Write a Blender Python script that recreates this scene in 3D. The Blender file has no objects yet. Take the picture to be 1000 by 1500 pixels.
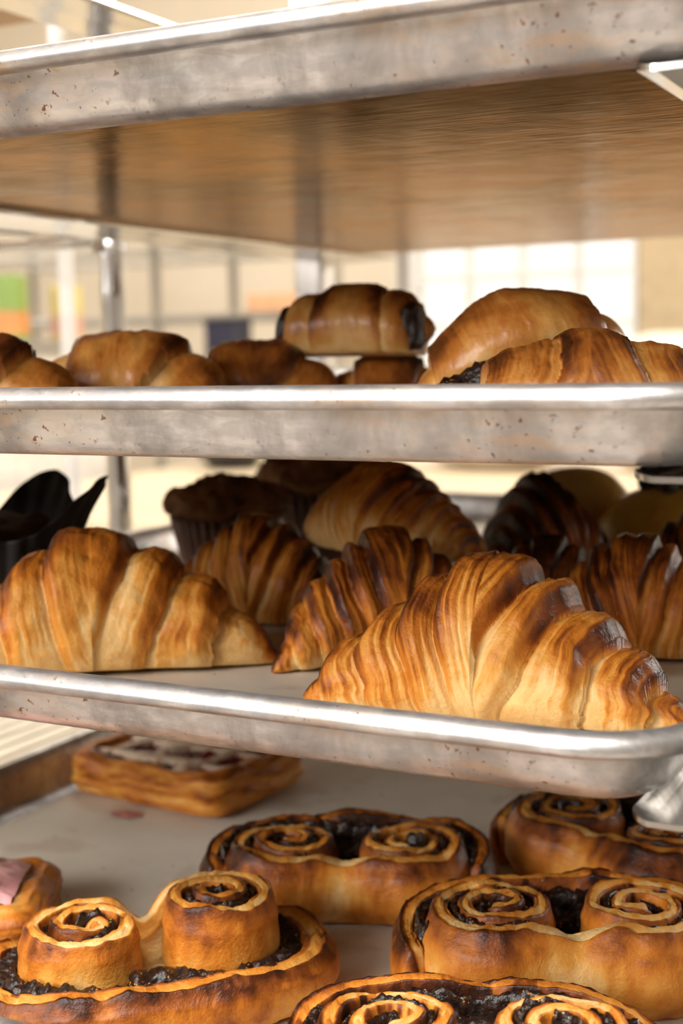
import bpy, math, random
import numpy as np
from mathutils import Matrix, Vector
PI = math.pi
scene = bpy.context.scene
C = scene.collection

# ------------------------------------------------------------------ camera
cam_d = bpy.data.cameras.new('camera'); cam = bpy.data.objects.new('camera', cam_d); C.objects.link(cam)
yaw, pitch, roll = -0.4776, 0.1124, -0.0181
f_ = Vector((math.sin(yaw)*math.cos(pitch), math.cos(yaw)*math.cos(pitch), -math.sin(pitch)))
r_ = Vector((math.cos(yaw), -math.sin(yaw), 0)); u_ = r_.cross(f_)
rr = math.cos(roll)*r_ + math.sin(roll)*u_; uu = -math.sin(roll)*r_ + math.cos(roll)*u_
mw = Matrix((rr, uu, -f_)).transposed().to_4x4(); mw.translation = Vector((0.0716, -0.3783, 0.0089))
cam.matrix_world = mw
cam_d.sensor_fit = 'VERTICAL'; cam_d.sensor_height = 36.0; cam_d.lens = 2021.8/1500*36
cam_d.clip_start = 0.01; cam_d.clip_end = 60
cam_d.dof.use_dof = True; cam_d.dof.focus_distance = 0.49; cam_d.dof.aperture_fstop = 8.5
scene.camera = cam

# ------------------------------------------------------------------ light
w = bpy.data.worlds.new('daylight'); scene.world = w; w.use_nodes = True
bg = w.node_tree.nodes['Background']; bg.inputs['Color'].default_value = (1.0, 0.93, 0.83, 1); bg.inputs['Strength'].default_value = 1.3
def area(name, loc, target, sx, sy, power, col):
    l = bpy.data.lights.new(name, 'AREA'); l.shape = 'RECTANGLE'; l.size = sx; l.size_y = sy; l.energy = power; l.color = col
    o = bpy.data.objects.new(name, l); C.objects.link(o); o.location = loc
    o.rotation_euler = (Vector(target)-Vector(loc)).to_track_quat('-Z', 'Y').to_euler(); return o
area('shopfront_window_light', (-1.5, -3.0, 1.15), (-0.1, 0.1, -0.25), 2.4, 1.2, 130, (1.0, 0.98, 0.965))
area('ceiling_panel_front', (-0.3, -1.1, 1.93), (-0.3, -1.0, 0), 1.2, 0.6, 70, (1.0, 0.97, 0.93))
area('background_fill_light', (-1.6, 2.3, 1.93), (-1.6, 2.3, 0), 2.4, 1.2, 50, (1.0, 0.94, 0.85))  # unseen lamp, added to brighten the back wall and worktop
area('rear_window_light', (2.0, 3.2, 1.2), (-0.4, 0.6, 0), 1.4, 1.3, 75, (1.0, 0.95, 0.88))
vs = scene.view_settings; vs.view_transform = 'Standard'; vs.look = 'None'; vs.gamma = 1; vs.use_curve_mapping = False; vs.exposure = 0.2

# ------------------------------------------------------------------ helpers
def hash3(ix, iy, iz, s):
    h = (ix*374761393 + iy*668265263 + iz*2147483647 + s*1274126177) & 0xffffffff
    h = ((h ^ (h >> 13))*1274126177) & 0xffffffff
    h = ((h ^ (h >> 16))*2246822519) & 0xffffffff
    return ((h ^ (h >> 15)) & 0xffffff)/float(0xffffff)*2-1
def vnoise(x, y, z, s=0):
    x, y, z = np.broadcast_arrays(np.asarray(x, float), np.asarray(y, float), np.asarray(z, float))
    ix, iy, iz = [np.floor(a).astype(np.int64) for a in (x, y, z)]
    fx, fy, fz = x-ix, y-iy, z-iz
    fx, fy, fz = [a*a*(3-2*a) for a in (fx, fy, fz)]
    r = 0
    for dx in (0, 1):
        for dy in (0, 1):
            for dz in (0, 1):
                r = r + hash3(ix+dx, iy+dy, iz+dz, s)*(fx if dx else 1-fx)*(fy if dy else 1-fy)*(fz if dz else 1-fz)
    return r
def fbm(x, y, z, s=0, o=4):
    r = 0; a = .5; k = 1.0
    for i in range(o):
        r = r + a*vnoise(np.asarray(x)*k, np.asarray(y)*k, np.asarray(z)*k, s+i*17); a *= .5; k *= 2.03
    return r
def sstep(a, b, x):
    t = np.clip((x-a)/(b-a), 0, 1); return t*t*(3-2*t)
def mesh(name, V, F, mat, parent=None, smooth=True, attr=None):
    V = np.asarray(V, np.float32).reshape(-1, 3)
    me = bpy.data.meshes.new(name)
    if isinstance(F, np.ndarray):
        k = F.shape[1]; n = len(F)
        me.vertices.add(len(V)); me.vertices.foreach_set('co', V.ravel())
        me.loops.add(n*k); me.loops.foreach_set('vertex_index', F.astype(np.int32).ravel())
        me.polygons.add(n); me.polygons.foreach_set('loop_start', np.arange(0, n*k, k, dtype=np.int32))
        me.update(calc_edges=True)
    else:
        me.from_pydata(V.tolist(), [], F)
    me.validate()
    me.polygons.foreach_set('use_smooth', np.full(len(me.polygons), smooth))
    if attr is not None:
        for an, av in attr.items():
            a = me.attributes.new(an, 'FLOAT', 'POINT'); a.data.foreach_set('value', np.asarray(av, np.float32).ravel())
    if mat: me.materials.append(mat)
    o = bpy.data.objects.new(name, me); C.objects.link(o)
    if parent: o.parent = parent
    return o
def grid_faces(n, m, close_m=True, close_n=False, off=0):
    i = np.arange(n if close_n else n-1); j = np.arange(m if close_m else m-1)
    I, J = np.meshgrid(i, j, indexing='ij'); I2 = (I+1) % n; J2 = (J+1) % m
    return np.stack([I*m+J, I2*m+J, I2*m+J2, I*m+J2], -1).reshape(-1, 4)+off
def tag(o, label, cat, group=None, kind=None):
    o['label'] = label; o['category'] = cat
    if group: o['group'] = group
    if kind: o['kind'] = kind
    return o
def empty(name, loc=(0, 0, 0), rz=0):
    o = bpy.data.objects.new(name, None); o.empty_display_size = .01; C.objects.link(o); o.location = loc; o.rotation_euler = (0, 0, rz); return o
def box_data(a, b, bev=0.0):
    (x0, y0, z0), (x1, y1, z1) = a, b
    V = [(x, y, z) for z in (z0, z1) for y in (y0, y1) for x in (x0, x1)]
    F = [(0, 2, 3, 1), (4, 5, 7, 6), (0, 1, 5, 4), (2, 6, 7, 3), (0, 4, 6, 2), (1, 3, 7, 5)]
    return V, F
def box(name, a, b, mat, parent=None, bev=.0):
    V, F = box_data(a, b); o = mesh(name, V, F, mat, parent, smooth=False)
    if bev:
        m = o.modifiers.new('bevel', 'BEVEL'); m.width = bev; m.segments = 2; m.limit_method = 'NONE'
    return o
def tube(name, pts, rad, mat, parent=None, seg=14):
    P = np.array(pts, float); n = len(P); T = np.gradient(P, axis=0); T /= np.linalg.norm(T, axis=1)[:, None]
    ref = np.array([0, 0, 1.]) if abs(T[0][2]) < .9 else np.array([1., 0, 0])
    A = np.cross(T, ref); A /= np.linalg.norm(A, axis=1)[:, None]; B = np.cross(T, A)
    R = np.full(n, rad) if np.isscalar(rad) else np.array(rad)
    th = np.linspace(0, 2*PI, seg, endpoint=False)
    V = P[:, None]+R[:, None, None]*(np.cos(th)[None, :, None]*A[:, None]+np.sin(th)[None, :, None]*B[:, None])
    F = [tuple(q) for q in grid_faces(n, seg).tolist()]+[tuple(range(seg-1, -1, -1)), tuple(range((n-1)*seg, n*seg))]
    return mesh(name, V, F, mat, parent)
def lathe(name, prof, mat, parent=None, seg=40, fn=None, attr=None):
    P = np.array(prof, float); th = np.linspace(0, 2*PI, seg, endpoint=False)
    r = P[:, 0][:, None]*np.ones(seg); z = P[:, 1][:, None]*np.ones(seg); TH = np.ones(len(P))[:, None]*th
    if fn: r, z = fn(r, z, TH)
    V = np.stack([r*np.cos(TH), r*np.sin(TH), z], -1)
    return mesh(name, V, grid_faces(len(P), seg), mat, parent, attr=attr(r, z, TH) if attr else None)

# ------------------------------------------------------------------ materials
class NT:
    def __init__(s, name):
        s.m = bpy.data.materials.new(name); s.m.use_nodes = True; s.t = s.m.node_tree; s.b = s.t.nodes['Principled BSDF']
    def n(s, typ, **kw):
        nd = s.t.nodes.new(typ)
        for k, v in kw.items():
            if k in nd.inputs.keys(): s.set(nd, k, v)
            else: setattr(nd, k, v)
        return nd
    def set(s, nd, k, v):
        if isinstance(v, bpy.types.NodeSocket): s.t.links.new(v, nd.inputs[k])
        else: nd.inputs[k].default_value = v
    def coord(s, scale=(1, 1, 1), kind='Object'):
        tc = s.n('ShaderNodeTexCoord'); mp = s.n('ShaderNodeMapping'); s.t.links.new(tc.outputs[kind], mp.inputs['Vector']); mp.inputs['Scale'].default_value = scale
        return mp.outputs[0]
    def noise(s, scale, vec=None, detail=4, rough=.55, dist=0):
        nd = s.n('ShaderNodeTexNoise'); nd.inputs['Scale'].default_value = scale; nd.inputs['Detail'].default_value = detail
        nd.inputs['Roughness'].default_value = rough; nd.inputs['Distortion'].default_value = dist
        if vec is not None: s.t.links.new(vec, nd.inputs['Vector'])
        return nd.outputs[0]
    def ramp(s, fac, stops, interp='LINEAR'):
        nd = s.n('ShaderNodeValToRGB'); s.t.links.new(fac, nd.inputs[0]); cr = nd.color_ramp; cr.interpolation = interp
        while len(cr.elements) < len(stops): cr.elements.new(.5)
        for e, (p, c) in zip(cr.elements, stops):
            e.position = p; e.color = (*c, 1) if len(c) == 3 else c
        return nd.outputs[0]
    def math(s, op, a, b=0.0, c=0.0, clamp=False):
        nd = s.n('ShaderNodeMath', operation=op); nd.use_clamp = clamp
        for i, v in enumerate((a, b, c)):
            if isinstance(v, bpy.types.NodeSocket): s.t.links.new(v, nd.inputs[i])
            else: nd.inputs[i].default_value = v
        return nd.outputs[0]
    def mix(s, fac, a, b, mode='MIX'):
        nd = s.n('ShaderNodeMix', data_type='RGBA', blend_type=mode)
        for i, v in ((0, fac), (6, a), (7, b)):
            if isinstance(v, bpy.types.NodeSocket): s.t.links.new(v, nd.inputs[i])
            elif i == 0: nd.inputs[0].default_value = v
            else: nd.inputs[i].default_value = (*v, 1)
        return nd.outputs[2]
    def bump(s, h, strength, dist=.001, normal=None):
        nd = s.n('ShaderNodeBump'); nd.inputs['Strength'].default_value = strength; nd.inputs['Distance'].default_value = dist
        s.t.links.new(h, nd.inputs['Height'])
        if normal is not None: s.t.links.new(normal, nd.inputs['Normal'])
        return nd.outputs[0]
    def bs(s, **kw):
        for k, v in kw.items():
            k = k.replace('_', ' ')
            if isinstance(v, tuple) and len(v) == 3 and k != 'Normal': v = (*v, 1)
            s.set(s.b, k, v)
        return s.m
def g3(x): return (x, x, x)
def plain(name, col, rough=.5, metal=0.0, nscale=30, var=.12, **kw):
    t = NT(name); v = t.coord(); n = t.noise(nscale, v)
    c = t.ramp(n, [(.3, tuple(x*(1-var) for x in col)), (.7, tuple(min(1, x*(1+var)) for x in col))])
    return t.bs(Base_Color=c, Roughness=rough, Metallic=metal, **kw)

def make_pastry(name, stops, rough=(.5, .34), coat=.07, bump=.6):
    t = NT(name); at = t.n('ShaderNodeAttribute', attribute_name='brown'); v = t.coord()
    n1 = t.noise(90, v, 6, .65, .6); n2 = t.noise(700, v, 3, .6); n3 = t.noise(28, v, 3)
    b = t.math('ADD', at.outputs['Fac'], t.math('MULTIPLY', t.math('SUBTRACT', n1, .5), .42))
    b = t.math('ADD', b, t.math('MULTIPLY', t.math('SUBTRACT', n3, .5), .30))
    b = t.math('ADD', b, t.math('MULTIPLY', t.math('SUBTRACT', n2, .5), .10), clamp=True)
    col = t.ramp(b, stops)
    ro = t.ramp(b, [(.2, g3(rough[0])), (.8, g3(rough[1]))])
    h = t.math('ADD', t.math('MULTIPLY', n1, 1.0), t.math('MULTIPLY', n2, .35))
    nm = t.bump(h, bump, .0016)
    return t.bs(Base_Color=col, Roughness=ro, Normal=nm, Coat_Weight=coat, Coat_Roughness=.28, Specular_IOR_Level=.26)
PST = [(0, (.82, .54, .22)), (.22, (.72, .325, .058)), (.45, (.54, .17, .017)), (.66, (.25, .065, .010)), (.85, (.075, .018, .005)), (1, (.025, .007, .003))]
M_pastry = make_pastry('laminated pastry crust', PST)
M_bun = make_pastry('glazed bun crust', [(0, (.72, .45, .18)), (.25, (.58, .27, .06)), (.5, (.40, .13, .02)), (.72, (.18, .05, .01)), (1, (.04, .012, .005))], (.42, .26), .35, .35)
M_brioche = make_pastry('yellow brioche crust', [(0, (.85, .62, .22)), (.35, (.75, .45, .08)), (.6, (.55, .27, .03)), (1, (.2, .06, .01))], (.4, .25), .5, .3)
M_muffin = make_pastry('crumbly muffin top', [(0, (.40, .20, .07)), (.4, (.22, .09, .025)), (.7, (.10, .035, .01)), (1, (.03, .01, .005))], (.75, .6), 0, .9)
M_cream = make_pastry('cream lattice icing', [(0, (.86, .76, .60)), (.55, (.78, .60, .44)), (1, (.40, .17, .10))], (.5, .4), .1, .4)

def make_filling():
    t = NT('dark fig and seed filling'); v = t.coord(); n = t.noise(260, v, 4, .6)
    vo = t.n('ShaderNodeTexVoronoi'); vo.inputs['Scale'].default_value = 620; t.t.links.new(v, vo.inputs['Vector'])
    n2 = t.noise(140, v, 2)
    seed = t.math('MULTIPLY', t.math('LESS_THAN', vo.outputs['Distance'], .26), t.math('GREATER_THAN', n2, .56))
    c = t.mix(seed, t.ramp(n, [(.3, (.006, .004, .004)), (.7, (.035, .015, .008))]), (.42, .19, .035))
    nm = t.bump(t.math('ADD', n, t.math('MULTIPLY', seed, .3)), .8, .0015)
    return t.bs(Base_Color=c, Roughness=.3, Normal=nm, Specular_IOR_Level=.5)
M_fill = make_filling()
M_jam = plain('dark red jam', (.17, .010, .014), .15, 0, 120, .5)
M_pink = plain('pink raspberry icing', (.86, .40, .40), .4, 0, 90, .25)
M_berry = plain('red raspberry', (.42, .02, .035), .3, 0, 200, .3, Coat_Weight=.4)

def make_alu(name, under=False, clean=0.0):
    t = NT(name); v = t.coord()
    vs_ = t.coord((6, 60, 60)) if under else t.coord((18, 60, 60))
    streak = t.noise(3.2, vs_, 5, .62, .6); blot = t.noise(26, v, 5, .62, .4); spots = t.noise(290, v, 3, .6); big = t.noise(9, v, 4, .6, .3)
    fine = t.noise(900, v, 2)
    if under:
        base = t.ramp(blot, [(.30, (.07, .035, .015)), (.44, (.24, .12, .042)), (.58, (.46, .26, .095)), (.72, (.26, .16, .085))])
        base = t.mix(t.ramp(streak, [(.36, g3(1)), (.56, g3(0))]), base, (.13, .075, .04))
        base = t.mix(t.ramp(big, [(.46, g3(0)), (.57, g3(.92))]), base, (.05, .03, .018))
        scr = t.n('ShaderNodeTexNoise'); scr.inputs['Scale'].default_value = 40; scr.inputs['Detail'].default_value = 2
        t.t.links.new(t.coord((1, 14, 14)), scr.inputs['Vector'])
        h = t.math('ADD', t.math('MULTIPLY', big, 2.2), t.math('MULTIPLY', scr.outputs[0], .2))
        ro = t.ramp(t.math('ADD', t.math('MULTIPLY', blot, .5), t.math('MULTIPLY', streak, .5)), [(.35, g3(.10)), (.65, g3(.24))])
        return t.bs(Base_Color=base, Metallic=.95, Roughness=ro, Normal=t.bump(h, .12, .004), Specular_Tint=(.55, .38, .22))
    base = t.ramp(blot, [(.34, (.27, .265, .27)), (.48, (.47, .465, .47)), (.60, (.76, .755, .76))])
    base = t.mix(t.ramp(streak, [(.40, g3(.5)), (.60, g3(0))]), base, (.34, .31, .29))
    tan = t.math('MULTIPLY', t.ramp(big, [(.50, g3(0)), (.66, g3(1))]), t.ramp(streak, [(.40, g3(0)), (.62, g3(.8))]))
    base = t.mix(tan, base, (.46, .31, .19))
    rust = t.math('MULTIPLY', t.ramp(spots, [(.635, g3(0)), (.69, g3(1))]), t.ramp(big, [(.50, g3(0)), (.60, g3(1))]))
    base = t.mix(t.math('MULTIPLY', rust, 1-clean), base, (.16, .06, .025))
    met = t.math('SUBTRACT', .88, t.math('MULTIPLY', t.math('MAXIMUM', rust, t.math('MULTIPLY', tan, .5)), .8))
    ro = t.ramp(blot, [(.3, g3(.50)), (.7, g3(.34))])
    h = t.math('ADD', t.math('MULTIPLY', blot, .8), t.math('ADD', t.math('MULTIPLY', fine, .08), t.math('MULTIPLY', spots, .2)))
    return t.bs(Base_Color=base, Metallic=met, Roughness=ro, Normal=t.bump(h, .3, .0012))
M_alu = make_alu('worn aluminium'); M_under = make_alu('oil baked pan underside', True)
M_steel = plain('satin steel', (.62, .60, .58), .3, .95, 60, .1)
M_rail = plain('polished steel rail', (.50, .485, .46), .13, 1.0, 60, .06)
M_chrome = plain('chrome', (.82, .82, .82), .12, 1.0, 30, .04)
M_dark = plain('dark rubber', (.02, .02, .02), .6)

def make_parch():
    t = NT('parchment paper'); v = t.coord(); n = t.noise(14, v, 4); n2 = t.noise(60, v, 4)
    c = t.ramp(n, [(.3, (.60, .53, .43)), (.7, (.74, .67, .56))])
    gr = t.ramp(t.noise(22, v, 3), [(.60, g3(0)), (.68, g3(.5))])
    c = t.mix(gr, c, (.46, .36, .25))
    cr = t.ramp(t.noise(170, v, 2), [(.74, g3(0)), (.77, g3(1))]); c = t.mix(cr, c, (.10, .04, .02))
    return t.bs(Base_Color=c, Roughness=.6, Normal=t.bump(n2, .25, .002))
M_parch = make_parch()

# ------------------------------------------------------------------ the room
FZ = -1.15
M_wall = plain('cream wall paint', (.80, .70, .55), .8, 0, 3, .04)
M_floor = plain('warm grey floor', (.42, .36, .30), .5, 0, 4, .15)
def structure(o): o['kind'] = 'structure'; return o
structure(box('floor', (-5, -3.4, FZ-.1), (3.2, 4.3, FZ), M_floor))
BW = 4.0
wx0, wx1, wz0, wz1 = -1.93, -1.10, -.42, .95
# wall with a window opening: four boxes in one mesh
def multi_box(name, boxes, mat, parent=None):
    V, F = [], []
    for a, b in boxes:
        v, f = box_data(a, b); F += [tuple(i+len(V) for i in q) for q in f]; V += v
    return mesh(name, V, F, mat, parent, smooth=False)
structure(multi_box('wall_back', [((-5, BW, FZ), (wx0, BW+.12, 2.0)), ((wx1, BW, FZ), (3.2, BW+.12, 2.0)), ((wx0, BW, FZ), (wx1, BW+.12, wz0)), ((wx0, BW, wz1), (wx1, BW+.12, 2.0))], M_wall))
structure(box('ceiling', (-5.12, -3.52, 2.0), (3.32, BW+.12, 2.1), plain('white ceiling', (.75, .72, .66), .8, 0, 3, .03)))
M_wf = plain('grey shop wall', (.36, .33, .30), .8, 0, 3, .05)
structure(box('wall_front', (-5.12, -3.52, FZ), (3.32, -3.4, 2.0), M_wf)); structure(box('wall_right', (3.2, -3.4, FZ), (3.32, BW+.12, 2.0), M_wf))
structure(box('wall_left', (-5.12, -3.4, FZ), (-5, BW+.12, 2.0), M_wall))
M_white = plain('white painted wood', (.80, .77, .72), .5)
t = NT('window glass'); tr = t.n('ShaderNodeBsdfTransparent'); gl = t.n('ShaderNodeBsdfGlossy'); gl.inputs['Roughness'].default_value = .02
mx = t.n('ShaderNodeMixShader'); mx.inputs[0].default_value = .06; t.t.links.new(tr.outputs[0], mx.inputs[1]); t.t.links.new(gl.outputs[0], mx.inputs[2])
t.t.links.new(mx.outputs[0], t.t.nodes['Material Output'].inputs['Surface']); M_glass = t.m
win = structure(empty('window_1', ((wx0+wx1)/2, BW, wz0)))
ox, oy, oz = win.location
ncol, nrow = 4, 8
fw = .035
multi_box('window_frame', [((wx0-ox-.03, -.02, -.03), (wx0-ox+fw, .09, wz1-oz+.03)), ((wx1-ox-fw, -.02, -.03), (wx1-ox+.03, .09, wz1-oz+.03)), ((wx0-ox+fw, -.02, -.03), (wx1-ox-fw, .09, fw)), ((wx0-ox+fw, -.02, wz1-oz-fw), (wx1-ox-fw, .09, wz1-oz+.03))], M_white, win)
cw = (wx1-wx0-2*fw)/ncol; rh = (wz1-wz0-2*fw)/nrow
for i in range(1, ncol): box('muntin', (wx0-ox+fw+i*cw-.011, .01, fw), (wx0-ox+fw+i*cw+.011, .05, wz1-oz-fw), M_white, win)
for j in range(1, nrow): box('muntin', (wx0-ox+fw, .012, fw+j*rh-.010), (wx1-ox-fw, .048, fw+j*rh+.010), M_white, win)
pane_me = None
for i in range(ncol):
    for j in range(nrow):
        if pane_me is None:
            o = box('pane', (-cw/2, -.002, -rh/2), (cw/2, .002, rh/2), M_glass, win); pane_me = o.data
        else:
            o = bpy.data.objects.new('pane', pane_me); C.objects.link(o); o.parent = win
        o.location = (wx0-ox+fw+(i+.5)*cw, .03, fw+(j+.5)*rh)

# ------------------------------------------------------------------ the pan rack
TR = [dict(z=.1153, dx=.0117, dy=0, a=.006), dict(z=0., dx=0., dy=0, a=0.), dict(z=-.1024, dx=-.0148, dy=0, a=-.0106), dict(z=-.2157, dx=.0031, dy=-.038, a=0.)]
PW, PD, PH_ = .457, .66, .0254
def rrect(inset, z, Rc=.040, nc=9):
    x0, x1, y0, y1 = -PW+inset, -inset, inset, PD-inset; r = max(Rc-inset*1.0, .006); P = []
    for cx, cy, a0 in ((x1-r, y0+r, -PI/2), (x1-r, y1-r, 0), (x0+r, y1-r, PI/2), (x0+r, y0+r, PI)):
        for k in range(nc+1):
            a = a0+PI/2*k/nc; P.append((cx+r*math.cos(a), cy+r*math.sin(a), z))
    return P
def rings(name, prof, mat, parent, cap0=False, cap1=False, flip=False):
    L = [rrect(i, z) for i, z in prof]; m = len(L[0]); V = [p for l in L for p in l]
    F = [tuple(q) for q in grid_faces(len(L), m).tolist()]
    if cap0: F.append(tuple(range(m)))
    if cap1: F.append(tuple(range((len(L)-1)*m, len(L)*m))[::-1])
    return mesh(name, V, F, mat, parent)
inner = [(.030, -.0241), (.024, -.0240), (.0195, -.0228), (.0165, -.0195), (.0145, -.014), (.0125, -.007), (.0112, -.003), (.0098, -.0012), (.0085, -.0003)]
bead = [(.0085, -.0003), (.0065, 0), (.004, -.0003), (.0018, -.0015), (.0005, -.0034), (.0003, -.0052), (.0012, -.0068), (.0032, -.0078), (.0058, -.0079), (.0082, -.0074), (.0098, -.0068), (.0100, -.0030), (.0092, -.0012), (.0085, -.0003)]
outer = [(.0098, -.0066), (.0112, -.009), (.0130, -.0145), (.0150, -.0195), (.0172, -.0228), (.0205, -.0248), (.026, -.0254)]
pan_labels = ['worn aluminium sheet pan on the highest runners, its brown stained underside showing',
              'aluminium sheet pan holding the glossy brown buns and jam filled rolls',
              'scuffed aluminium sheet pan holding the heap of croissants and the muffins',
              'aluminium sheet pan lined with parchment under the spiral fig pastries']
for k, T in enumerate(TR):
    e = empty('sheet_pan', (T['dx'], T['dy'], T['z']), T['a']); tag(e, pan_labels[k], 'baking pan', 'sheet pans on the rack')
    rings('pan_tray', inner, M_alu, e, cap0=True)
    rings('pan_wall', outer, M_alu, e)
    rings('pan_underside', [(.026, -.0254), (.032, -.02545)], M_under, e, cap1=True)
    rings('rolled_rim', bead, M_alu, e)
rack = empty('pan_rack', (-.2285, .36, FZ)); tag(rack, 'tall steel pan rack with paired runners carrying the sheet pans', 'rack')
rx, ry, rz0 = rack.location
def rk(a): return (a[0]-rx, a[1]-ry, a[2]-rz0)
for (x, y) in ((-.487, .05), (-.487, .66), (.030, .05), (.030, .66)):
    box('upright', rk((x-.013, y-.013, FZ+.09)), rk((x+.013, y+.013, .62)), M_steel, rack, .003)
    tube('caster_stem', [rk((x, y, FZ+.10)), rk((x, y, FZ+.06))], .008, M_steel, rack)
    tube('caster_wheel', [rk((x-.014, y, FZ+.0405)), rk((x+.014, y, FZ+.0405))], .04, M_dark, rack, 24)
for z in (FZ+.14, .60):
    for y in (.05, .66): box('cross_bar', rk((-.474, y-.011, z-.012)), rk((.017, y+.011, z+.012)), M_steel, rack, .002)
    for x in (-.487, .030): box('side_bar', rk((x-.011, .063, z-.012)), rk((x+.011, .647, z+.012)), M_steel, rack, .002)
def runner(zt, side):
    # horizontal ledge with a rounded free corner, a small rolled inner lip and an upright web at the post
    y0, y1 = .014, .675; wd = .054; r = .007; th = .0018
    P = [(.0, y0), (wd-r, y0)]+[(wd-r+r*math.sin(a), y0+r-r*math.cos(a)) for a in np.linspace(.2, PI/2, 7)]+[(wd, y1), (0, y1)]
    n = len(P); V = []
    for z in (0, -th):
        for (x, y) in P:
            tip = max(0, (x-(wd-.008))/.008)
            V.append((x, y, z+.0016*tip*tip-.0016))
    F = [tuple(range(n)), tuple(range(2*n-1, n-1, -1))]+[(i, i+n, (i+1) % n+n, (i+1) % n) for i in range(n)]
    b = len(V); v, f = box_data((-.0018, y0, -.0016-th), (0, y1, .011)); V += v; F += [tuple(i+b for i in q) for q in f]
    s = 1 if side < 0 else -1; x0 = -.4735 if side < 0 else .0165
    V = [rk((x0+s*x, y, zt+z)) for x, y, z in V]
    return mesh('runner', V, F, M_rail, rack, smooth=False)
for zt in [.214]+[T['z']-.0256 for T in TR]+[-.355]:
    for sd in (-1, 1): runner(zt, sd)

# parchment sheets
def parchment(label, T, x0, x1, y0, y1, seed, stain=None):
    nx, ny = 60, 80; X, Y = np.meshgrid(np.linspace(x0, x1, nx), np.linspace(y0, y1, ny), indexing='ij')
    Z = .0006+.0009*(fbm(X*18, Y*18, 0*X, seed, 3)+.5)
    o = mesh('parchment_sheet', np.stack([X, Y, np.clip(Z, .0003, 1)], -1), grid_faces(nx, ny, False), M_parch)
    o.location = (T['dx'], T['dy'], T['z']-.0241); o.rotation_euler = (0, 0, T['a'])
    tag(o, label, 'parchment'); return o
parchment('cream parchment sheet under the spiral fig pastries', TR[3], -.428, -.030, .032, .63, 5)
parchment('brownish parchment sheet under the croissants', TR[2], -.425, -.032, .03, .63, 9)
FL = [T['z']-.0228 for T in TR]   # surface things stand on

# ------------------------------------------------------------------ pastries
def place(o, loc, rz=0, tilt=(0, 0)):
    o.location = loc; o.rotation_euler = (tilt[0], tilt[1], rz); return o
def rolled(name, mat, seed, L=.15, W=.062, H=.056, curve=.018, lips=(.13, .31, .49, .66, .82), n=(260, 110), slant=-.15, step=.105, blunt=0, lam=.012, brown0=.36, topb=.26, peak=.24, warp=.07, c0=0., lump=.05, parent=None, tipb=.25, tipw=.10):
    nu, nv = n; rng = np.random.RandomState(seed)
    s = np.sin(np.linspace(-1, 1, nu)*PI/2*.97)/np.sin(PI/2*.97)*.35+np.linspace(-1, 1, nu)*.65; s[0] = -1; s[-1] = 1
    ph = np.linspace(0, 2*PI, nv, endpoint=False); S, P = np.meshgrid(s, ph, indexing='ij')
    cx, cy = np.cos(P), np.sin(P)
    q = fbm(S*2.2+7, cx*1.3, cy*1.3, seed, 3)
    side = np.sign(S-c0)
    sw = S-c0 + warp*q + slant*(np.sin(P+.6*side)-.4)*side*(1-np.abs(S))*1.2
    a = np.clip(np.abs(sw), 0, 1.2); at = np.abs(S)
    lp = np.array([0]+[l+rng.uniform(-.025, .025) for l in lips]+[1.12])
    idx = np.clip(np.searchsorted(lp, a, side='right')-1, 0, len(lp)-2)
    lo, hi = lp[idx], lp[idx+1]; wv = np.clip((a-lo)/(hi-lo), 0, 1)
    if blunt: E = lambda x: np.clip(1-np.clip(x, 0, 1)**blunt, 0, 1)**(1/blunt)
    else: E = lambda x: np.clip(1-np.clip(x, 0, 1)**1.8, 0.0, 1)**.72*(1-tipw)+tipw
    mid = (lo+hi)/2
    e = .5*E(at)+.5*np.minimum(E(np.clip(mid, 0, 1)), E(at)*1.3)
    first = (idx == 0)
    prof = np.where(first, 1.0, (1-step)+step*np.sin(PI/2*np.clip(wv/.8, 0, 1)**.8))-np.where(first, step*.85, step*.85)*sstep(.68, 1., wv)**1.4
    tip = np.clip(1-at**(14 if tipw < .2 else 7), 0, 1)**.5
    nl = 4.0
    lamn = np.clip(1-4.2*np.abs(fbm(sw*17+idx*3.3, cx*.8, cy*.8, seed+3, 3)), -1, 1)*np.where(first, .35, 1.)
    ex = np.clip(1.1-wv*.9, .25, 1)
    streak = fbm(sw*60, cx*1.3, cy*1.3, seed+5, 3)
    r = e*prof*(1+lam*lamn*ex+.012*streak*(lam/.012)+lump*fbm(S*3.2, cx*1.5, cy*1.5, seed+9, 3)+.012*fbm(S*18, cx*8, cy*8, seed+11, 3))*tip
    hs = (1-peak)+peak*np.exp(-(a/.50)**2)
    yy = W/2*r*cx*(1-.16*np.clip(cy, 0, 1)**2)
    sy = np.where(cy > -.62, cy, -.62-.10*(np.clip(-cy-.62, 0, 1)/.38)); sy = (sy+.72)/1.72
    zz = H*r*hs*sy
    xx = L/2*S+.0*S; cu = curve*S**2
    V = np.stack([xx, yy-cu, zz], -1); V[:, :, 2] -= V[:, :, 2].min()
    br = brown0+topb*np.clip(cy, -.6, 1)+np.where(first, .06, 0)+(.10+.26*np.clip(cy, 0, 1))*sstep(.55, .9, wv)-.24*np.exp(-(wv/.22)**2)*(~first)+.13*lamn*ex*np.clip(lam/.012, 0, 1)+.46*fbm(S*3, cx*1.2, cy*1.2, seed+21, 4)+.40*streak*np.clip(lam/.012, .25 if blunt else .7, 1)+tipb*sstep(.80, .97, at)-.20*sstep(-.2, -.7, cy)
    return mesh(name, V, grid_faces(nu, nv), mat, parent, attr={'brown': np.clip(br, 0, 1)})

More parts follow.
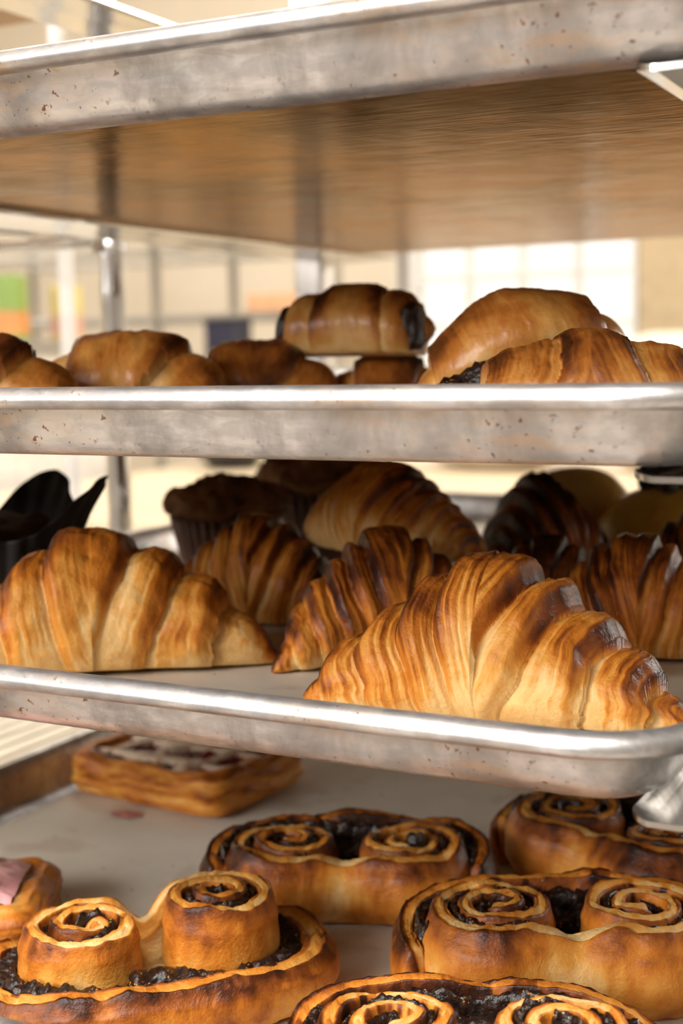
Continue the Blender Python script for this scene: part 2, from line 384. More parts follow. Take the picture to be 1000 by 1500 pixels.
f3 = FL[2]
CR = [ # label, seed, loc, rz deg, tilt, kwargs
 ('golden flaky croissant with a tall centre peak near the rounded pan corner', 11, (-.110, .098, f3), 5, (0, 0), dict(L=.152, W=.064, H=.060, n=(520, 200), peak=.32, curve=.010, c0=-.02, brown0=.22, lips=(.15, .36, .58, .8), topb=.30, step=.15, lam=.016, tipw=.16)),
 ('pale golden croissant with a brown hooked peak beside the dark paper cup', 23, (-.298, .106, f3), 37, (0, 0), dict(L=.150, W=.066, H=.062, n=(380, 160), lips=(.2, .45, .74), curve=.012, brown0=.20, lam=.007, lump=.10, c0=-.06, topb=.32, tipw=.34, tipb=.30)),
 ('croissant lying on the parchment between the two large front croissants, half behind the peaked one', 37, (-.193, .175, f3), 44, (0, 0), dict(L=.116, W=.062, H=.058, brown0=.30, tipw=.2)),
 ('shaded brown croissant in front of the nearest muffin, touching the hooked croissant', 41, (-.286, .222, f3), 15, (0, 0), dict(L=.112, W=.058, H=.056, brown0=.40)),
 ('pale striped croissant stacked on top of two others beside the muffins', 53, (-.224, .236, -.089), -6, (.0, .06), dict(L=.104, W=.058, H=.047, lips=(.22, .4, .55, .68, .8, .9), brown0=.12, lam=.018, tipb=.1, tipw=.3, curve=-.012)),
 ('broad glossy brown croissant with bold ridges and a dark burnt tip at its side', 67, (-.092, .220, f3), 18, (0, 0), dict(L=.108, W=.062, H=.054, brown0=.42, lips=(.14, .30, .48, .66, .84), tipw=.25, tipb=.4)),
 ('large dark brown croissant standing in front of the yellow buns', 71, (-.178, .336, f3), 60, (0, .0), dict(L=.100, W=.068, H=.069, brown0=.52)),
 ('dark shaded croissant lying before the large dark brown one', 83, (-.150, .273, f3), 20, (0, 0), dict(L=.100, W=.048, H=.044, brown0=.55)),
 ('dark brown croissant lying behind the broad ridged croissant near the runner', 97, (-.088, .335, f3), 10, (0, 0), dict(L=.105, W=.055, H=.052, brown0=.55)),
]
for lab, sd, loc, rz, tl, kw in CR:
    o = rolled('croissant', M_pastry, sd, **kw); place(o, loc, math.radians(rz), tl); tag(o, lab, 'croissant', 'croissants on the middle pan')

# glossy buns on the pan above
f2 = FL[1]-.0008
BN = [('glossy golden bun at the end of the row, beside the swirled bun', 3, (-.346, .080, f2), 30, dict(L=.104, W=.050, H=.045, brown0=.28)),
      ('glossy brown bun with a layered swirl on its flank', 5, (-.313, .154, f2), 24, dict(L=.098, W=.062, H=.047, brown0=.30)),
      ('brown bun standing partly beneath the dark ended roll', 8, (-.288, .228, f2), 28, dict(L=.088, W=.056, H=.043, brown0=.40)),
      ('dark brown bun standing wholly beneath the dark ended roll', 13, (-.234, .268, f2), 28, dict(L=.068, W=.050, H=.034, brown0=.46)),
      ('small dark brown bun standing behind the arched jam pastry', 15, (-.190, .325, f2), 28, dict(L=.056, W=.05, H=.034, brown0=.6))]
for lab, sd, loc, rz, kw in BN:
    o = rolled('bun', M_bun, sd, curve=.0, lips=(.45,), slant=-.3, step=.035, blunt=2.4, lam=.004, topb=.18, peak=.05, n=(140, 90), lump=.06, tipb=0, **kw)
    place(o, loc, math.radians(rz)); tag(o, lab, 'bun', 'glossy buns on the upper pan')

def lumpy_tube(name, pts, rads, mat, parent, seed, amp=.25, seg=20, flat=1.0):
    P = np.array(pts, float); n = len(P); T = np.gradient(P, axis=0); T /= np.linalg.norm(T, axis=1)[:, None]+1e-9
    A = np.cross(T, [0, 0, 1.]); A /= np.linalg.norm(A, axis=1)[:, None]+1e-9; B = np.cross(A, T)
    th = np.linspace(0, 2*PI, seg, endpoint=False); U, TH = np.meshgrid(np.arange(n), th, indexing='ij')
    base = P[:, None]+0*np.cos(TH)[..., None]
    D = np.cos(TH)[..., None]*A[:, None]+flat*np.sin(TH)[..., None]*B[:, None]
    X = base+D*np.array(rads)[:, None, None]
    nz = fbm(X[..., 0]*260, X[..., 1]*260, X[..., 2]*260, seed, 4)
    X = base+D*(np.array(rads)[:, None]*(1+amp*2*nz))[..., None]
    b = np.clip(.5+.5*nz, 0, 1)
    return mesh(name, X, grid_faces(n, seg), mat, parent, attr={'brown': b})

# roll resting on the buns, dark filling at both ends
e = empty('filled_roll', (-.244, .251, .0085), math.radians(6)); tag(e, 'shiny brown roll with dark filling at both ends lying on top of the buns', 'pastry')
rolled('crust', M_bun, 31, L=.072, W=.046, H=.037, curve=0, lips=(.5,), slant=.1, step=.05, blunt=5, lam=.003, topb=.2, peak=.06, n=(120, 80), lump=.05, brown0=.32, parent=e, tipb=-.1)
for sx in (-1, 1):
    lumpy_tube('filling', [(sx*x, -.006, .014+.002*x) for x in np.linspace(.028, .0405, 8)], [.006, .011, .012, .012, .0115, .010, .006, .0005], M_fill, e, 40+sx, .3)
lumpy_tube('dough_core', [(x, -.004, .013) for x in np.linspace(.030, .0435, 8)], [.003, .0065, .007, .007, .0068, .006, .004, .0005], M_bun, e, 44, .12)
# arched pastry with jam showing along its side
e = empty('jam_pastry', (-.125, .170, f2), math.radians(24)); tag(e, 'large arched pastry with dark jam oozing along its open side', 'pastry')
c = rolled('crust', M_bun, 36, L=.094, W=.060, H=.040, curve=-.012, lips=(.75,), slant=.1, step=.05, blunt=2.4, lam=.004, topb=.30, peak=.25, n=(160, 100), lump=.04, brown0=.20, parent=e, tipb=-.05)
c.rotation_euler = (0, math.radians(-18), 0); c.location = (.0, .003, .0215)
xs = np.linspace(-.040, .030, 40)
lumpy_tube('jam_filling', [(x, -.0300+.009*(x/.04)**2, .0125+.29*(x+.04)) for x in xs], [.0085*min(1, (x+.0402)*120, (.0302-x)*60)+.0006 for x in xs], M_fill, e, 51, .25)
lumpy_tube('dough_lip', [(x, -.0310+.009*(x/.04)**2, .0060+.19*(x+.04)) for x in xs], [.0065*min(1, (x+.0402)*120, (.0302-x)*60)+.0006 for x in xs], M_bun, e, 52, .08)
e = empty('flat_pastry', (-.079, .108, f2), math.radians(20)); tag(e, 'flatter golden pastry with burst crust lying in front of the arched one', 'pastry')
rolled('crust', M_bun, 61, L=.098, W=.062, H=.041, curve=.0, lips=(.3, .8), slant=.2, step=.05, blunt=2.5, lam=.008, topb=.26, peak=.08, n=(180, 110), lump=.06, brown0=.26, parent=e, tipb=0)

# muffins
def muffin(label, loc, rz, sc, seed):
    e = empty('muffin', loc, rz); e.scale = (sc, sc, sc); tag(e, label, 'muffin', 'muffins on the middle pan')
    def pl(r, z, th):
        k = np.clip(z/.04, 0, 1); return r+.0016*k*np.sign(np.sin(th*34))*np.abs(np.sin(th*34))**.6, z
    lathe('paper_liner', [(.0, .0005), (.020, .0003), (.0245, .001), (.0262, .008), (.0285, .018), (.031, .030), (.0335, .042), (.0330, .042), (.030, .03)], M_liner, e, 272, pl)
    pr = [(.0, .036)]+[(.0385*math.sin(a)*(1 if a < 1.7 else 1)+.0, .047+(.0185 if math.cos(a) > 0 else .0085)*math.cos(a)) for a in np.linspace(PI*.98, 0.0, 44)]
    pr[-1] = (.0004, pr[-1][1])
    def top(r, z, th):
        x, y = r*np.cos(th), r*np.sin(th); q = fbm(x*70, y*70, z*70, seed, 5)
        q2 = fbm(x*260, y*260, z*260, seed+3, 3)
        return r*(1+.16*q+.04*q2), z+.009*q+.0022*q2
    lathe('muffin_top', pr, M_muffin, e, 130, top, lambda r, z, th: {'brown': np.clip(.42+.6*fbm(r*np.cos(th)*60, r*np.sin(th)*60, z*60, seed+7, 4), 0, 1)})
M_liner = plain('brown pleated paper', (.16, .085, .06), .6, 0, 80, .2)
muffin('crumbly brown muffin in a pleated paper liner behind the shaded croissant', (-.366, .318, f3), 0, .98, 5)
muffin('darker muffin standing between the pleated muffin and the striped croissant', (-.360, .425, f3), .4, 1.12, 8)

# dark tulip paper cup
def tulip(label, loc, rz):
    e = empty('paper_cup_muffin', loc, rz); tag(e, label, 'muffin')
    nz, nt = 40, 200; zz = np.linspace(0, 1, nz); th = np.linspace(0, 2*PI, nt, endpoint=False); Z, TH = np.meshgrid(zz, th, indexing='ij')
    pk = np.abs(np.cos(2*TH))**2.6
    h = .051+.028*pk+.002*np.sin(7*TH)
    r = .026+.016*Z+.016*pk*Z**3+.0022*np.sin(8*TH+1.0)*Z*(1-.5*pk)+.0008*np.sin(29*TH)*Z
    X = r*np.cos(TH); Y = r*np.sin(TH); V = np.stack([X, Y, .0004+h*Z], -1)
    bot = np.zeros((1, nt, 3)); bot[..., 2] = .0004
    o = mesh('paper_cup', np.concatenate([bot, V], 0), grid_faces(nz+1, nt), M_cup, e)
    m = o.modifiers.new('thick', 'SOLIDIFY'); m.thickness = .0006; m.offset = -1
    pr = [(.034*math.sin(a), .048+.012*math.cos(a)) for a in np.linspace(PI*.9, .01, 24)]
    lathe('muffin_top', pr, M_muffin, e, 70, lambda r, z, t: (r, z+.004*fbm(r*np.cos(t)*90, r*np.sin(t)*90, 0*r, 3, 4)), lambda r, z, t: {'brown': np.full(r.shape, .95)})
M_cup = plain('black brown baking paper', (.007, .004, .0035), .7, 0, 60, .3)
tulip('black brown folded paper cup with pointed corners beside the hooked croissant', (-.387, .140, f3), math.radians(10))

# yellow brioche buns at the back
def brioche(label, loc, r, h, seed, berries=0):
    e = empty('brioche_bun', loc); tag(e, label, 'bun', 'yellow buns on the middle pan')
    pr = [(0, 0), (.7*r, 0), (.9*r, .08*h)]+[(r*math.cos(a)**.8 if a < 1.5 else .0004, .18*h+.82*h*math.sin(a)) for a in np.linspace(.0, PI/2, 26)]
    pr[-1] = (.0003, h)
    lathe('crust', pr, M_brioche, e, 70, lambda q, z, t: (q*(1+.08*fbm(q*np.cos(t)*40, q*np.sin(t)*40, z*40, seed, 3)), z), lambda q, z, t: {'brown': np.clip(.06+.45*z/h*.6+.4*fbm(q*np.cos(t)*30, q*np.sin(t)*30, z*30, seed+2, 3), 0, 1)})
    rng = random.Random(seed)
    for k in range(berries):
        a = rng.uniform(0, 6.28); d = rng.uniform(0, .4*r)
        lathe('dark_berry', [(.0052*math.sin(q)+.0001, .0052*(1-math.cos(q))) for q in np.linspace(.02, PI-.02, 12)], M_fill, e, 16).location = (d*math.cos(a), d*math.sin(a), h*(1-.25*(d/r)**2)-.002)
brioche('shiny yellow bun behind the rear croissant pile', (-.196, .462, f3), .042, .062, 4)
brioche('yellow bun topped with dark berries at the back of the croissant pan', (-.128, .424, f3), .046, .055, 6, 14)

# ------------------------------------------------------------------ spiral fig pastries
def ribbon(name, path, hw, h, mat, parent, seed, bulge=None, nv=44, brown=.36, z0=0., lamk=3, amp=.05, filling=False, sq=.55, topw=None):
    P = np.array(path, float); n = len(P); T = np.gradient(P, axis=0); T /= np.linalg.norm(T, axis=1)[:, None]
    N = np.stack([T[:, 1], -T[:, 0]], 1)     # right of travel = outside
    hw = np.broadcast_to(hw, n).astype(float); h = np.broadcast_to(h, n).astype(float); bu = np.zeros(n) if bulge is None else np.broadcast_to(bulge, n)
    u = np.arange(n)/(n-1); capd = np.minimum(np.arange(n), np.arange(n)[::-1])/max(4, n*.02); cap = np.clip(capd, 0, 1); cap = np.sqrt(np.clip(1-(1-cap)**2, 0.0008, 1))
    v = np.linspace(0, 2*PI, nv, endpoint=False); U, Vv = np.meshgrid(np.arange(n), v, indexing='ij')
    c, s = np.cos(Vv), np.sin(Vv); x = np.sign(c)*np.abs(c)**sq; z = np.sign(s)*np.abs(s)**sq
    zz = (z+1)/2
    X = x*hw[:, None]*cap[:, None]*(1-.10*np.clip(z, 0, 1)**2)
    X = X+np.clip(x, 0, 1)*bu[:, None]*np.sin(PI*np.clip(zz, 0, 1)*.92+.12)**.8*cap[:, None]
    px, py = P[U, 0], P[U, 1]
    Zh = h[:, None]*(.15+.85*cap[:, None])*zz
    nz = fbm(px*55+x*.3, py*55, zz*1.2, seed, 4); nf = fbm(px*240+x*.8, py*240+x, zz*7, seed+4, 3)
    top = np.clip(z, 0, 1)**2
    if filling:
        X = X*(1+.5*nf); Zh = Zh*(1+.10*nz*2)+.0019*nf*top*2+.0012*fbm(px*700, py*700, zz*9, seed+9, 2)*top
        br = nf
    else:
        lamv = np.cos(PI*(lamk*2)*x*.5+2.5*nz)
        Zh = Zh+top*(.0011*lamv+.004*nz)*cap[:, None]+.0008*nf
        X = X*(1+amp*2*nz)+.0006*np.sin(zz*26+4*nz)*np.sign(x)*(1-top)*.8
        smear = sstep(.10, .28, fbm(px*120+5, py*120, zz*1.5, seed+13, 4))*sstep(.35, .9, z)*(.25+.75*sstep(.1, -.6, x))
        br = np.broadcast_to(brown, n)[:, None]+.13*lamv*top+.30*sstep(.25, .9, np.abs(x+.15))*sstep(.1, .8, z)-.20*top*sstep(.6, .2, np.abs(x))+.42*nz+.26*nf-.12*sstep(-.3, -.9, z)+.45*smear
    V = np.stack([px+N[U, 0]*X, py+N[U, 1]*X, z0+Zh], -1)
    return mesh(name, V, grid_faces(n, nv), mat, parent, attr={'brown': np.clip(br, 0, 1)})
def resample(P, step):
    P = np.array(P); d = np.r_[0, np.cumsum(np.hypot(*np.diff(P, axis=0).T))]; n = int(d[-1]/step); t = np.linspace(0, d[-1], n)
    return np.stack([np.interp(t, d, P[:, 0]), np.interp(t, d, P[:, 1])], 1), t/d[-1]
def fig_pastry(label, loc, rz, seed, Lh=.0275, R=.0245, pitch=.0097, h=.033, gap=.0030, wrap=True, wrap_h=.032, res=.0009, hw=.0036, brown=.36, bulge=.0060, sc=1.0, sq=(1, 1), hl=(1, 1), wrapb=.55, sheet_h=1.0, fill_h=.86, mid_dip=.08, wrap_w=1.15, span=28, notch=.72):
    e = empty('fig_spiral_pastry', loc, rz); e.scale = (sc, sc, sc); tag(e, label, 'pastry', 'spiral fig pastries on the lowest pan')
    r0 = .0016; turns = (R-r0)/pitch; th = np.linspace(-PI/2-turns*2*PI, -PI/2, 400); r = r0+(R-r0)*(th-th[0])/(th[-1]-th[0])
    rng = np.random.RandomState(seed)
    Lf = np.stack([-Lh+r*np.cos(th)*1.02, r*np.sin(th)], 1)
    Rt = np.stack([-Lf[:, 0], Lf[:, 1]], 1)[::-1]
    mid = np.stack([np.linspace(-Lh, Lh, 40)[1:-1], np.full(38, -R)+.0042*np.cos(np.linspace(-PI/2, PI/2, 40))[1:-1]], 1)   # pinched towards the cleft
    raw = np.concatenate([Lf, mid, Rt]); rad = np.concatenate([r, np.full(38, R), r[::-1]])
    sdx = np.sign(raw[:, 0])
    P, t = resample(raw, res); n = len(P)
    d = np.r_[0, np.cumsum(np.hypot(*np.diff(raw, axis=0).T))]; rad = np.interp(t*d[-1], d, rad)
    k = rad/R
    outer_ = sstep(.80, .97, k)
    hside = hl[0]+(hl[1]-hl[0])*sstep(-.008, .008, P[:, 0])
    hh = h*hside*(1.04-.04*k**2)*(1-(1-sheet_h)*outer_*sstep(0, -.6, P[:, 1]/R))*(1-mid_dip*np.exp(-(P[:, 0]/.008)**2)*sstep(-.3, -.7, P[:, 1]/R))
    ribbon('dough_coil', P, hw*(1+.15*k), hh, M_pastry, e, seed, bulge*outer_*sstep(.35, -.5, P[:, 1]/R)+.0012, brown=brown-.22*np.exp(-(P[:, 0]/.012)**2)*sstep(-.3, -.7, P[:, 1]/R))
    # filling on the inner side of the coil
    T = np.gradient(P, axis=0); T /= np.linalg.norm(T, axis=1)[:, None]; Nn = np.stack([-T[:, 1], T[:, 0]], 1)
    off = hw*1.02+.0014
    keep = (k > .36)
    Pf = P+Nn*off
    for sgn in (-1, 1):
        m = keep & (np.sign(P[:, 0]) == sgn) & ~((np.abs(P[:, 0]) < Lh*.5) & (k > .99))
        Q = Pf[m]; Q2, t2 = resample(Q, res)
        hq = np.interp(t2, np.linspace(0, 1, m.sum()), hh[m])
        ribbon('filling', Q2, .0021, hq*(fill_h+.10), M_fill, e, seed+7, nv=22, filling=True)
    if wrap:
        a = Lh+R+hw*(1+wrap_w)+gap; b = R+hw*(1+wrap_w)+gap
        th = np.linspace(math.radians(-span), math.radians(180+span), 260); ex = .8
        W0 = np.stack([a*np.sign(np.cos(th))*np.abs(np.cos(th))**ex, b*np.sign(np.sin(th))*np.abs(np.sin(th))**ex], 1)
        W1, t = resample(W0, res); nn = fbm(W1[:, 0]*40, W1[:, 1]*40, 0*t, seed+1, 2)
        ribbon('outer_wrap', W1, hw*wrap_w*(1+.2*nn), wrap_h*(1+.12*nn)*(.75+.25*np.sin(PI*t)), M_pastry, e, seed+2, .003, brown=wrapb)
        T = np.gradient(W1, axis=0); T /= np.linalg.norm(T, axis=1)[:, None]; Nn = np.stack([-T[:, 1], T[:, 0]], 1)
        ribbon('wrap_filling', (W1+Nn*(hw*wrap_w+gap/2-.0004))[6:-6], gap/2+.0012, wrap_h*.90, M_fill, e, seed+3, nv=26, filling=True)
        # fill the notch where the two coils meet
        nt = np.stack([np.zeros(24)+np.linspace(-.004, .004, 24), np.full(24, R*.55)], 1)
        nt = np.stack([np.linspace(-.013, .013, 26), R*.95-.004*np.cos(np.linspace(-PI/2, PI/2, 26))], 1)
        ribbon('notch_filling', nt, .006, h*notch, M_fill, e, seed+5, nv=26, filling=True)
    return e
f4 = FL[3]
rad = math.radians
fig_pastry('fig pastry with wide black filling ring around two tall coils, beside the pink iced danish', (-.235, .046, f4), rad(180+44), 101, wrap_h=.020, gap=.0075, R=.0225, Lh=.0250, brown=.30, h=.034, hl=(1.1, .94), wrapb=.34, bulge=.001, sheet_h=1.0, res=.0007, fill_h=.84, mid_dip=.35, wrap_w=1.7, span=48, notch=.48)
fig_pastry('double spiral fig pastry between the raspberry danish and the black ringed one', (-.206, .158, f4), rad(24), 202, sc=.97, brown=.40, h=.031, wrapb=.62)
fig_pastry('golden double spiral fig pastry with a pale pinched front, nearest the pan corner', (-.090, .120, f4), rad(25), 303, brown=.28, h=.034, sc=1.0, res=.0007, mid_dip=.12)
fig_pastry('dark rimmed double spiral fig pastry in front of the pale pinched one', (-.089, .020, f4), rad(20), 404, brown=.34, h=.034, wrapb=.6, res=.0007, sc=.95)
fig_pastry('fig pastry with a long folded side at the back, under the runner', (-.100, .230, f4), rad(-20), 505, brown=.45, h=.032, Lh=.027, wrapb=.5)

# ------------------------------------------------------------------ danishes
def danish_base(e, lx, ly, h, seed, mat):
    def rr2(ins, z, r=.012, nc=8, ne=30):
        x1, y1 = lx/2-ins, ly/2-ins; P = []
        for cx, cy, a0 in ((x1-r, -(y1-r), -PI/2), (x1-r, y1-r, 0), (-(x1-r), y1-r, PI/2), (-(x1-r), -(y1-r), PI)):
            for k in range(nc+1):
                a = a0+PI/2*k/nc; P.append((cx+r*math.cos(a), cy+r*math.sin(a), z))
        P = np.array(P+[P[0]]); d = np.r_[0, np.cumsum(np.linalg.norm(np.diff(P, axis=0), axis=1))]; t = np.linspace(0, d[-1], 220, endpoint=False)
        return np.stack([np.interp(t, d, P[:, k]) for k in range(3)], 1)
    prof = [(.006, 0), (.001, .002), (-.001, .3*h), (0, .5*h), (-.001, .65*h), (.001, .85*h), (.005, 1.0*h), (.010, .97*h), (.014, .82*h), (.020, .78*h), (.032, .78*h)]
    PP = [];
    for q in range(len(prof)-1):
        for k in range(5):
            a = k/5; PP.append((prof[q][0]*(1-a)+prof[q+1][0]*a, prof[q][1]*(1-a)+prof[q+1][1]*a))
    PP.append(prof[-1])
    V = np.stack([rr2(i, z) for i, z in PP], 0)
    nz = fbm(V[..., 0]*60, V[..., 1]*60, V[..., 2]*420, seed, 4); nrm = V[..., :2]/(np.linalg.norm(V[..., :2], axis=-1, keepdims=True)+1e-6)
    V[..., :2] += nrm*(.0035*nz)[..., None]; V[..., 2] += np.clip(V[..., 2]/h, 0, 1)*.004*fbm(V[..., 0]*45, V[..., 1]*45, 0*nz, seed+1, 3)
    F = [tuple(x) for x in grid_faces(len(PP), 220).tolist()]+[tuple(range((len(PP)-1)*220, len(PP)*220))]
    br = np.clip(.30+.6*nz+.15*V[..., 2]/h, 0, 1)
    mesh('pastry_base', V, F, mat, e, attr={'brown': br})
def danish(label, loc, rz, lx, ly, seed):
    e = empty('raspberry_danish', loc, rz); tag(e, label, 'pastry'); h = .024
    danish_base(e, lx, ly, h, seed, M_pastry)
    n = 60; X, Y = np.meshgrid(np.linspace(-lx/2+.010, lx/2-.010, n), np.linspace(-ly/2+.010, ly/2-.010, n), indexing='ij')
    mesh('jam', np.stack([X, Y, .80*h+.002+.004*fbm(X*120, Y*120, 0*X, seed+4, 4)], -1), grid_faces(n, n, False), M_jam, e)
    rng = random.Random(seed)
    def strip(x0, y0, x1, y1):
        t = np.linspace(0, 1, 40); P = np.stack([x0+(x1-x0)*t+.002*np.sin(t*9+rng.uniform(0, 6)), y0+(y1-y0)*t+.002*np.sin(t*7+rng.uniform(0, 6)), h*.88+.002*np.sin(t*PI)], 1)
        lumpy_tube('lattice_strip', P, [.0040*min(1, .35+8*min(q, 1-q))*(1+.25*math.sin(9*q+x0*300)) for q in t], M_cream, e, rng.randint(1, 999), .30, 18, .6)
    for k in range(3):
        x = -lx/2+.022+k*(lx-.054)/2; strip(x, -ly/2+.006, x+.010, ly/2-.006)
    for k in range(3):
        y = -ly/2+.016+k*(ly-.032)/2; strip(-lx/2+.006, y, lx/2-.006, y+.006)
danish('rectangular raspberry danish with cream lattice over dark red jam beside the pan wall', (-.370, .274, f4), rad(-6), .112, .088, 17)
e = empty('iced_danish', (-.350, .055, f4), rad(30)); tag(e, 'small danish with pink icing and red raspberries beside the black ringed fig pastry', 'pastry')
danish_base(e, .090, .075, .022, 29, M_pastry)
n = 50; X, Y = np.meshgrid(np.linspace(-.033, .033, n), np.linspace(-.026, .026, n), indexing='ij')
mesh('pink_icing', np.stack([X, Y, .0200+.008*np.clip(1-(X/.036)**4, 0, 1)*np.clip(1-(Y/.03)**4, 0, 1)+.003*fbm(X*90, Y*90, 0*X, 4, 3)], -1), grid_faces(n, n, False), M_pink, e)
def raspberry(parent, loc, r, seed):
    V, F = [], []; sp = []
    for j, (zz, rr_, k) in enumerate(((.0, 1.0, 9), (.45, .86, 8), (.85, .5, 5), (1.05, .0, 1))):
        for i in range(k):
            a = 2*PI*(i+.5*j)/k; sp.append((r*.72*rr_*math.cos(a), r*.72*rr_*math.sin(a), r*zz))
    nt, npz = 8, 6
    for (x, y, z) in sp:
        b = len(V)
        for p in range(npz+1):
            q = PI*p/npz
            for t_ in range(nt): V.append((x+r*.34*math.sin(q)*math.cos(2*PI*t_/nt), y+r*.34*math.sin(q)*math.sin(2*PI*t_/nt), z+r*.34*math.cos(q)))
        F += [tuple(int(i)+b for i in f) for f in grid_faces(npz+1, nt)]
    o = mesh('raspberry', V, F, M_berry, parent); o.location = loc
for (x, y) in ((.012, .012), (.004, -.004), (-.020, -.004), (.020, -.014)): raspberry(e, (x, y, .0265), .0060, 1)
# jam smear on the parchment
n = 30; A = np.linspace(0, 2*PI, 40, endpoint=False); Rr = np.linspace(.02, 1, 8); RR, AA = np.meshgrid(Rr, A, indexing='ij')
k_ = RR*(1+.6*fbm(np.cos(AA)*1.6, np.sin(AA)*1.6, 0*AA, 77, 3))
o = mesh('jam_smear', np.stack([(.009*k_*np.cos(AA)), .006*k_*np.sin(AA), .0004*(1-RR)], -1), grid_faces(8, 40), plain('jam smear', (.46, .20, .17), .5, 0, 200, .5))
o.location = (-.372, .217, f4+.0004); tag(o, 'reddish jam smear on the parchment in front of the lattice danish', 'stain')

# ------------------------------------------------------------------ neighbouring shelving unit
su = empty('shelving_unit', (-.86, .24, FZ)); tag(su, 'chrome post shelving unit with slatted and wooden shelves beside the pan rack', 'shelf')
sx_, sy_ = -.86, .24
def sk(a): return (a[0]-sx_, a[1]-sy_, a[2]-FZ)
for (x, y) in ((-.570, .488), (-1.15, .488), (-.570, 0.02), (-1.15, 0.02)):
    if x > -.6 and y < .1: continue
    zs = np.arange(FZ, .45, .012); rads = [.0098 if k % 3 else .0091 for k in range(len(zs))]
    tube('post', [sk((x, y, z)) for z in zs], rads, M_chrome, su, 24)
tube('post', [sk((-.57, -.42, z)) for z in np.arange(FZ, .45, .05)], .0098, M_chrome, su, 20)
M_slat = plain('pale steel slat', (.80, .74, .60), .4, .25, 40, .08)
for k in range(36):
    x = -.512-.0172*k
    if abs(x+.57) < .018: y1 = .468
    else: y1 = .478
    box('slat', sk((x-.0060, -.30, -.247)), sk((x+.0060, y1, -.243)), M_slat, su, .0010)
for y in (.12, .44): box('slat_bearer', sk((-1.13, y-.01, -.262)), sk((-.506, y+.01, -.2475)), M_steel, su)
for z in (.104,):
    tube('shelf_rail', [sk((-.570, y, z)) for y in np.linspace(-.42, .488, 8)], .0052, M_chrome, su)
    tube('shelf_rail', [sk((x, .488, z-.004)) for x in np.linspace(-1.15, -.570, 8)], .0052, M_chrome, su)
    for k in range(12): tube('shelf_wire', [sk((-.60-.045*k, y, z+.004)) for y in (-.40, .04, .48)], .002, M_chrome, su, 8)
    tube('post_collar', [sk((-.57, .488, z-.014)), sk((-.57, .488, z+.014))], .0135, M_steel, su, 20)
M_wood = plain('light orange wood', (.62, .38, .18), .5, 0, 12, .15)
box('shelf_board', sk((-1.15, -.1, .262)), sk((-.585, .47, .280)), M_wood, su, .002)

# ------------------------------------------------------------------ things behind, out of focus
M_top = plain('pale wooden worktop', (.80, .66, .46), .4, 0, 6, .08)
wt = empty('work_table', (-.33, 2.0, FZ)); tag(wt, 'long pale wooden work table behind the racks', 'table')
box('table_top', (-1.3, -.75, FZ*-1-.27), (1.35, .65, FZ*-1-.225), M_top, wt, .004)
for (x, y) in ((-1.2, -.65), (1.25, -.65), (-1.2, .55), (1.25, .55)): box('leg', (x-.03, y-.03, 0), (x+.03, y+.03, FZ*-1-.27), M_steel, wt)
def bowl(label, loc, r, h, mat):
    o = lathe('bowl', [(0, 0), (.5*r, 0), (.8*r, .35*h), (r, h), (.97*r, h), (.76*r, .37*h), (.45*r, .04*h), (0.001, .03*h)], mat, None, 40); o.location = loc; tag(o, label, 'bowl'); return o
TT = -.225
bowl('dark mixing bowl on the work table behind the shelving post', (-1.50, 2.15, TT), .09, .07, plain('dark bowl glaze', (.03, .025, .025), .4))
bowl('steel mixing bowl on the work table near the window', (-.20, 2.35, TT), .13, .10, M_steel)
def sack(label, loc, rx_, ry_, h, mat, seed, rz=0):
    nu, nv = 30, 48; a = np.linspace(0, PI, nu); b = np.linspace(0, 2*PI, nv, endpoint=False); A_, B_ = np.meshgrid(a, b, indexing='ij')
    s = np.abs(np.sin(A_))**.6; q = lambda v: np.sign(v)*np.abs(v)**.75
    X = rx_*s*q(np.cos(B_)); Y = ry_*s*q(np.sin(B_)); Z = h/2*(1-np.sign(np.cos(A_))*np.abs(np.cos(A_))**.8)
    k = 1+.22*fbm(np.cos(B_)*2, np.sin(B_)*2, Z/h*3, seed, 3)
    o = mesh('flour_sack', np.stack([X*k, Y*k, Z], -1), grid_faces(nu, nv), mat); o.location = loc; o.rotation_euler = (0, 0, rz); tag(o, label, 'sack'); return o
M_sack = plain('white sack cloth', (.78, .70, .58), .7, 0, 20, .1)
sack('white flour sack slumped on the work table under the window', (-.95, 2.30, TT), .17, .13, .24, M_sack, 3)
sack('short white flour sack at the table end away from the window', (-.25, 1.75, TT), .15, .12, .26, M_sack, 6)
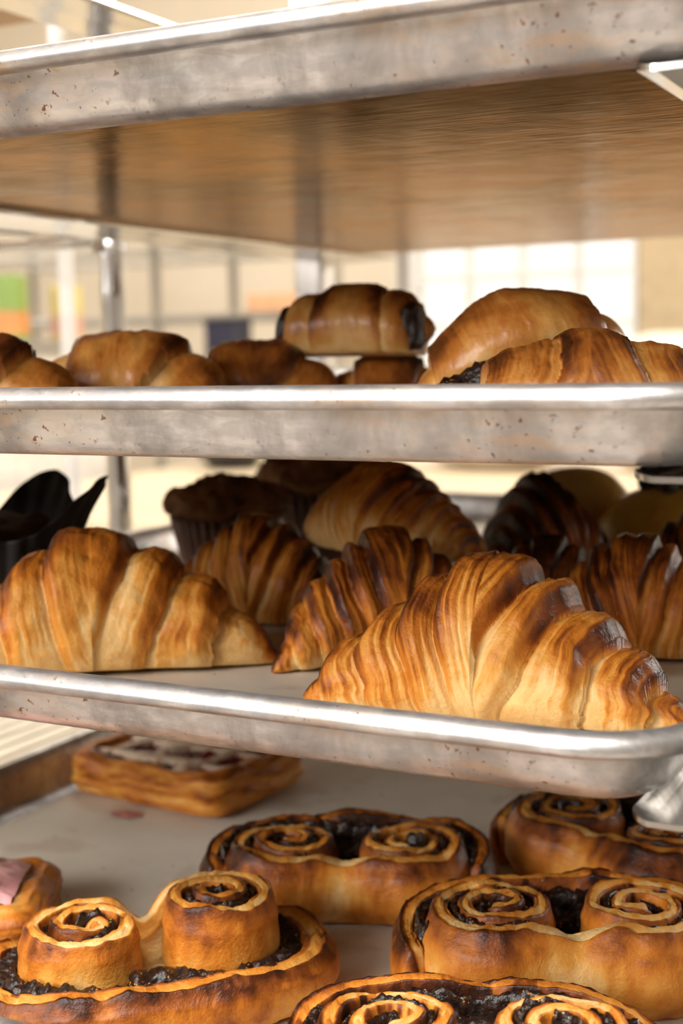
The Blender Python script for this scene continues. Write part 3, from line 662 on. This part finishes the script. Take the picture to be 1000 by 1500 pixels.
# rear wire rack
wr = empty('wire_rack', (-2.1, 2.75, FZ)); tag(wr, 'tall grey wire rack standing before the cream wall', 'shelf')
M_gw = plain('grey coated wire', (.50, .47, .42), .4, .4)
for x in (-.75, .0, .55):
    for y in (0, .4): tube('post', [(x, y, 0), (x, y, 1.6)], .013, M_gw, wr)
for z in (.75, 1.10, 1.27, 1.45):
    for y in (0, .4): tube('rail', [(-.75, y, z), (.55, y, z)], .008, M_gw, wr)
    for k in range(13): tube('wire', [(-.75+.1083*k, 0, z), (-.75+.1083*k, .4, z)], .003, M_gw, wr, 6)
def carton(label, loc, s, col, rz=0, stripe=None):
    e = empty('food_carton', loc, rz); tag(e, label, 'carton'); box('carton_body', (-s[0]/2, -s[1]/2, 0), (s[0]/2, s[1]/2, s[2]), plain('carton card', col, .5), e, .004)
    if stripe: box('printed_band', (-s[0]/2-.001, -s[1]/2-.001, s[2]*.1), (s[0]/2+.001, s[1]/2+.001, s[2]*.45), plain('carton band', stripe, .5), e)
zr = FZ+1.11
carton('dark blue carton on the rear wire rack', (-1.93, 2.84, zr), (.09, .10, .16), (.03, .03, .06))
carton('brown orange carton leaning on the upper shelf of the rear wire rack', (-1.80, 2.90, FZ+1.28), (.16, .1, .05), (.75, .40, .20), .3)
carton('cream carton on the rear wire rack beside the dark blue one', (-1.68, 2.92, zr), (.14, .14, .11), (.72, .62, .48))
cs = empty('side_counter', (-2.05, 1.80, FZ)); tag(cs, 'tall white side counter behind the shelving unit', 'counter')
box('counter_body', (-.40, -.25, 0), (.36, .2, 1.17), M_white, cs); box('counter_top', (-.42, -.27, 1.17), (.37, .22, 1.20), M_steel, cs)
zc = FZ+1.20
carton('green and orange carton on the white side counter', (-1.735, 1.72, zc), (.07, .06, .125), (.24, .36, .07), .4, (.66, .28, .07))
carton('dark green carton at the far end of the white side counter', (-1.83, 1.70, zc), (.08, .06, .12), (.04, .09, .03), .4, (.55, .5, .42))
carton('yellow carton beside the green and orange one on the counter', (-1.715, 1.88, zc), (.05, .06, .11), (.65, .55, .14), .4, (.65, .35, .25))
o = tube('white_pipe', [(-.876, .82, FZ), (-.876, .82, 1.6)], .0085, M_white); tag(o, 'white pipe rising in front of the side counter', 'pipe')

lk = empty('grey_locker', (-.86, 3.30, FZ)); tag(lk, 'dark grey steel locker standing right of the window', 'cabinet')
M_lock = plain('dark grey enamel', (.16, .15, .14), .5)
box('locker_body', (-.02, -.2, .05), (.75, .25, 1.75), M_lock, lk, .006)
for k in range(3):
    d = box('locker_door', (-.01+.255*k, -.216, .10), (.235+.255*k, -.2005, 1.70), plain('tan enamel', (.50, .38, .22), .5) if k == 0 else M_lock, lk, .003)
    tube('door_handle', [(.21+.255*k, -.222, .95), (.21+.255*k, -.222, 1.08)], .006, M_steel, d)
box('plinth', (0, -.19, 0), (.73, .24, .05), M_dark, lk)
sack('tall pale flour sack standing on the work table before the grey locker', (-.585, 2.30, TT), .13, .11, .27, M_sack, 12)
